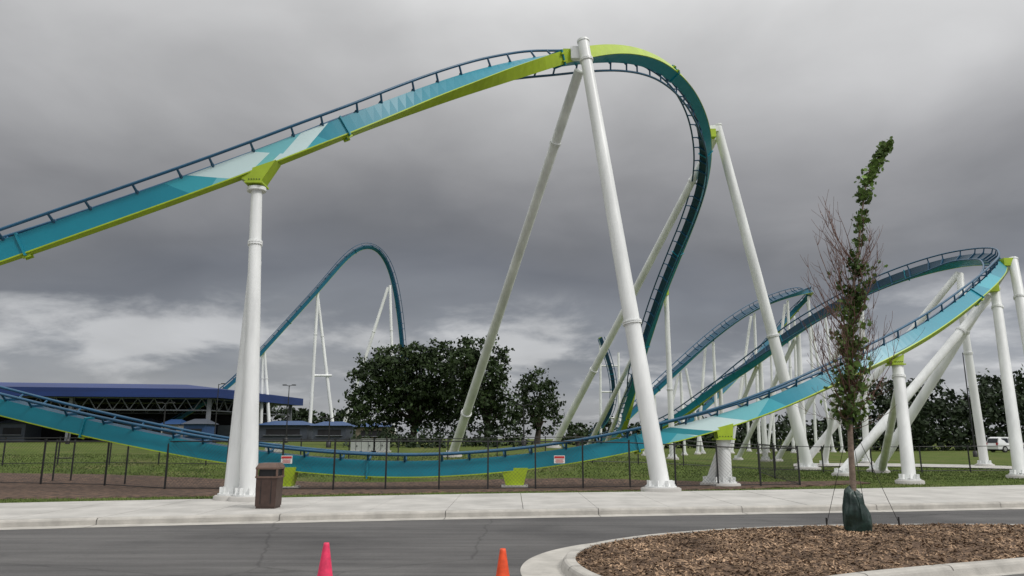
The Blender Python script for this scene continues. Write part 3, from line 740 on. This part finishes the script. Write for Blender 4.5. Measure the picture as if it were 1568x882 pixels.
q0=f3.lerp(f0,.35); q1=f2.lerp(f1,.35)
pm.add([(q0.x,q0.y,1),(q1.x-1,q1.y,1),(q1.x-1,q1.y,6.3),(q0.x,q0.y,6.3)],[(0,1,2,3)],1)
for i in range(14):
    t=(i+.5)/14; a_=q0.lerp(q1,t); pm.box((a_.x,a_.y-.3,2.6),(2.2,.1,1.6),1 if i%3 else 3)
pm.build('canopy',[BLUE,DARK,GREYM,mat('window_pale',(.14,.17,.20),.3)],pav)
cols=[(.10,.09,.09),(.02,.06,.16),(.26,.25,.23),(.05,.06,.08),(.18,.15,.11)]
def kiosk(px,py,d,w,dp,h,c,roofc):
    b=P(px,py,d); z=gzf(b.x,b.y); e=empty('ticket_kiosk'); m=MB()
    m.box((b.x,b.y,z+h/2),(w,dp,h),0)
    m.box((b.x,b.y-dp/2-.02,z+h*.58),(w*.7,.06,h*.35),2)
    m.box((b.x,b.y-dp/2-.1,z+h*.38),(w*.8,.25,.07),3)
    hw=w*.6;hd=dp*.6; v=[(b.x-hw,b.y-hd,z+h),(b.x+hw,b.y-hd,z+h),(b.x+hw,b.y+hd,z+h),(b.x-hw,b.y+hd,z+h),(b.x-hw*.5,b.y,z+h*1.28),(b.x+hw*.5,b.y,z+h*1.28)]
    m.add(v,[(0,1,5,4),(1,2,5),(2,3,4,5),(3,0,4),(3,2,1,0)],1)
    m.build('booth',[mat('kiosk_wall',c,.7),mat('kiosk_roof',roofc,.5),DARK,GREYM],e)
for a in[(30,672,88,3,3,2.2,cols[3],cols[3]),(215,672,90,4,3,2.2,cols[3],cols[3]),(268,672,86,2.0,3,2.1,cols[2],cols[1]),(305,672,84,2.4,3,2.1,cols[1],cols[3]),(440,672,95,6,4,2.0,cols[3],cols[1]),(510,672,92,4,4,1.9,cols[3],cols[1]),(575,672,90,4,4,1.8,cols[4],cols[1])]:
    kiosk(*a)
for px,py,w,h in((546,690,.7,.75),(565,691,.9,.8),(584,691,1.0,.8),(418,692,.9,.5)):
    b=P(px,py,50); z=gzf(b.x,b.y); m=MB(); m.box((b.x,b.y,z+h/2+.05),(w,.6,h),0); m.box((b.x,b.y,z+.04),(w+.2,.8,.12),1); m.box((b.x,b.y,z+h+.07),(w+.06,.66,.04),0)
    m.box((b.x,b.y-.31,z+h*.5),(.015,.02,h*.8),2); m.box((b.x+w*.1,b.y-.32,z+h*.55),(.05,.04,.1),2)
    m.build('utility_cabinet',[mat('cabinet_grey',(.36,.38,.36),.5,.08),CONC,BLACK])
def lamp(px,ytop,d,arm=1):
    t=P(px,ytop,d); z=gzf(t.x,t.y); m=MB()
    m.lathe((t.x,t.y,z),[(.2,0),(.2,.5),(.1,.55)],12); m.tube((t.x,t.y,z+.3),(t.x,t.y,t.z),.07,.04,10)
    for s in((-1,1) if arm==2 else (1,)):
        m.tube((t.x,t.y,t.z-.1),(t.x+s*.3,t.y,t.z+.02),.03,n=6); m.box((t.x+s*.5,t.y,t.z+.03),(.4,.25,.1),0)
    m.build('street_lamp',[BLACK])
lamp(1474,540,70); lamp(443,590,80,2); lamp(335,588,82,1); lamp(802,620,60,2); lamp(254,617,60,2); lamp(505,640,60,2); lamp(108,640,75,2)
# ---------------------------------------------------------------- parked cars
def car(px,d,col,yaw=0.0):
    b=P(px,690,d); z=gzf(b.x,b.y)+.02; e=empty('parked_car'); e.location=(b.x,b.y,z); e.rotation_euler=(0,0,yaw)
    m=MB()
    side=[(-2.3,.35),(-2.32,.75),(-2.2,1.0),(-1.95,1.62),(-1.6,1.75),(.35,1.74),(1.05,1.12),(2.1,.98),(2.3,.75),(2.3,.35)]
    n=len(side); v=[]
    W=[.9,.92,.92,.74,.72,.72,.86,.86,.88,.86]
    for s in(-1,1):
        for (x,zz),w in zip(side,W): v.append((x,s*w,zz))
    m.add(v,[tuple(range(n)),tuple(range(2*n-1,n-1,-1))]+[(i,n+i,n+(i+1)%n,(i+1)%n) for i in range(n)],0)
    for s in(-1,1):
        m.add([(-1.75,s*.835,1.08),(-.75,s*.855,1.08),(-.75,s*.765,1.60),(-1.6,s*.765,1.60)],[(0,1,2,3)],1)
        m.add([(-.65,s*.875,1.08),(.8,s*.895,1.10),(.28,s*.775,1.60),(-.65,s*.775,1.60)],[(0,1,2,3)],1)
        for x in(-1.4,1.45):
            m.tube((x,s*.72,.36),(x,s*.935,.36),.36,n=24,mi=2); m.tube((x,s*.93,.36),(x,s*.95,.36),.21,n=16,mi=3)
        m.box((2.22,s*.6,.8),(.18,.35,.14),3); m.box((-2.27,s*.75,.95),(.12,.18,.3),4)
        m.box((.75,s*.98,1.1),(.18,.16,.12),0)
    m.add([(.42,-.66,1.70),(1.0,-.78,1.16),(1.0,.78,1.16),(.42,.66,1.70)],[(0,1,2,3)],1)
    m.add([(-2.2,-.75,1.08),(-2.0,-.68,1.58),(-2.0,.68,1.58),(-2.2,.75,1.08)],[(0,1,2,3)],1)
    m.box((0,0,.33),(4.4,1.6,.14),2)
    m.build('body',[mat('car_paint',col,.25,.03),mat('car_glass',(.02,.025,.03),.08,.1),mat('tyre',(.02,.02,.02),.9),mat('alloy',(.5,.5,.5),.3,metal=.6),mat('tail_lamp',(.35,.01,.01),.3)],e)
car(1545,88,(.75,.76,.77),yaw=.2); car(1625,86,(.12,.13,.15),yaw=.25)
# ---------------------------------------------------------------- camera
cam=bpy.data.cameras.new('camera'); co=bpy.data.objects.new('camera',cam); bpy.context.scene.collection.objects.link(co)
cam.sensor_width=36; cam.lens=36*F/1568; cam.clip_end=12000; cam.clip_start=.1
co.location=(0,0,H); co.rotation_euler=(math.pi/2+PT,0,0); bpy.context.scene.camera=co
# ---------------------------------------------------------------- light
sd=Vector((.72,-.45,.85)).normalized()
sl=bpy.data.lights.new('sun','SUN'); sl.energy=1.45; sl.angle=math.radians(11); sl.color=(1,.97,.93)
so=bpy.data.objects.new('sun',sl); bpy.context.scene.collection.objects.link(so); so.rotation_euler=(-sd).to_track_quat('-Z','Y').to_euler()
wd=bpy.data.worlds.new('World'); bpy.context.scene.world=wd; wd.use_nodes=True
nt=wd.node_tree; L=nt.links; bgn=nt.nodes['Background']; outw=nt.nodes['World Output']
sky=N(nt,'ShaderNodeTexSky',sky_type='NISHITA'); sky.sun_disc=False; sky.sun_elevation=math.asin(sd.z); sky.sun_rotation=math.atan2(sd.x,sd.y)
L.new(sky.outputs[0],bgn.inputs[0]); bgn.inputs[1].default_value=.08
tcn=N(nt,'ShaderNodeTexCoord'); sep=N(nt,'ShaderNodeSeparateXYZ'); L.new(tcn.outputs['Generated'],sep.inputs[0])
def MA(op,a,b=None,c=None):
    n=N(nt,'ShaderNodeMath',operation=op)
    for i,q in enumerate((a,b,c)):
        if q is None: continue
        if isinstance(q,(int,float)): n.inputs[i].default_value=q
        else: L.new(q,n.inputs[i])
    return n.outputs[0]
zc=MA('MAXIMUM',sep.outputs['Z'],0.0); den=MA('ADD',zc,.22)
cxn=MA('DIVIDE',sep.outputs['X'],den); cyn=MA('DIVIDE',sep.outputs['Y'],den)
cmb=N(nt,'ShaderNodeCombineXYZ'); L.new(cxn,cmb.inputs[0]); L.new(cyn,cmb.inputs[1])
def NZ(s,d,r,dist,off):
    mp=N(nt,'ShaderNodeMapping'); mp.inputs['Location'].default_value=off; L.new(cmb.outputs[0],mp.inputs['Vector'])
    n=N(nt,'ShaderNodeTexNoise'); n.inputs['Scale'].default_value=s;n.inputs['Detail'].default_value=d;n.inputs['Roughness'].default_value=r;n.inputs['Distortion'].default_value=dist
    L.new(mp.outputs[0],n.inputs['Vector']); return n.outputs['Fac']
n1=NZ(.9,5,.45,.3,(3.1,1.7,0)); n2=NZ(2.2,6,.5,.3,(7.3,2.2,0)); n3=NZ(1.9,8,.58,.25,(1.2,5.6,0))
zz=MA('ADD',zc,MA('MULTIPLY',MA('SUBTRACT',n1,.5),.26)); zz=MA('ADD',zz,MA('MULTIPLY',MA('SUBTRACT',n2,.5),.05))
rp=N(nt,'ShaderNodeValToRGB'); cr=rp.color_ramp; cr.interpolation='LINEAR'
st=[(0,(.33,.34,.36)),(.07,(.36,.37,.39)),(.12,(.25,.265,.295)),(.18,(.18,.19,.215)),(.24,(.19,.195,.21)),(.32,(.28,.28,.29)),(.42,(.45,.45,.455)),(.54,(.66,.66,.66)),(.7,(.92,.92,.91)),(1,(1.05,1.05,1.03))]
cr.elements[0].position=0;cr.elements[0].color=(*st[0][1],1);cr.elements[1].position=1;cr.elements[1].color=(*st[-1][1],1)
for p_,c_ in st[1:-1]:
    e=cr.elements.new(p_); e.color=(*c_,1)
L.new(zz,rp.inputs['Fac'])
az=MA('DIVIDE',sep.outputs['X'],MA('MAXIMUM',sep.outputs['Y'],.05))
def bank(c,w,z0,hz):
    a=MA('DIVIDE',MA('SUBTRACT',az,c),w); a=MA('MULTIPLY',a,a); b=MA('DIVIDE',MA('SUBTRACT',zc,z0),hz); b=MA('MULTIPLY',b,b)
    return MA('MAXIMUM',MA('SUBTRACT',1.0,MA('ADD',a,b)),0.0)
bk=MA('MAXIMUM',bank(-.58,.34,.125,.055),bank(-.06,.22,.125,.065)); bk=MA('MAXIMUM',bk,MA('MULTIPLY',bank(.5,.6,.09,.06),.5)); bk=MA('MAXIMUM',bk,.08)
band=N(nt,'ShaderNodeMapRange',interpolation_type='SMOOTHSTEP'); L.new(zc,band.inputs['Value']); band.inputs['From Min'].default_value=.21; band.inputs['From Max'].default_value=.14
br=N(nt,'ShaderNodeMapRange',interpolation_type='SMOOTHSTEP'); L.new(MA('ADD',n3,MA('MULTIPLY',bk,.20)),br.inputs['Value']); br.inputs['From Min'].default_value=.52; br.inputs['From Max'].default_value=.74
fac=MA('MULTIPLY',MA('MULTIPLY',band.outputs[0],br.outputs[0]),.8)
mx=N(nt,'ShaderNodeMix',data_type='RGBA'); L.new(fac,mx.inputs[0]); L.new(rp.outputs[0],mx.inputs[6]); mx.inputs[7].default_value=(.62,.625,.635,1)
dt=MA('ADD',MA('MULTIPLY',sep.outputs['X'],.22),MA('MULTIPLY',sep.outputs['Y'],-.42)); gain=MA('MAXIMUM',MA('ADD',dt,1.40),.88)
fine=MA('MULTIPLY_ADD',MA('SUBTRACT',n2,.5),.55,1.0); gain=MA('MULTIPLY',gain,fine)
vm=N(nt,'ShaderNodeVectorMath',operation='SCALE'); L.new(mx.outputs[2],vm.inputs[0]); L.new(gain,vm.inputs['Scale'])
bg2=N(nt,'ShaderNodeBackground'); L.new(vm.outputs[0],bg2.inputs[0]); bg2.inputs[1].default_value=1.0
ms=N(nt,'ShaderNodeMixShader'); ms.inputs[0].default_value=.95; L.new(bgn.outputs[0],ms.inputs[1]); L.new(bg2.outputs[0],ms.inputs[2]); L.new(ms.outputs[0],outw.inputs['Surface'])
sc=bpy.context.scene; sc.view_settings.view_transform='Standard'; sc.view_settings.look='None'; sc.view_settings.exposure=0
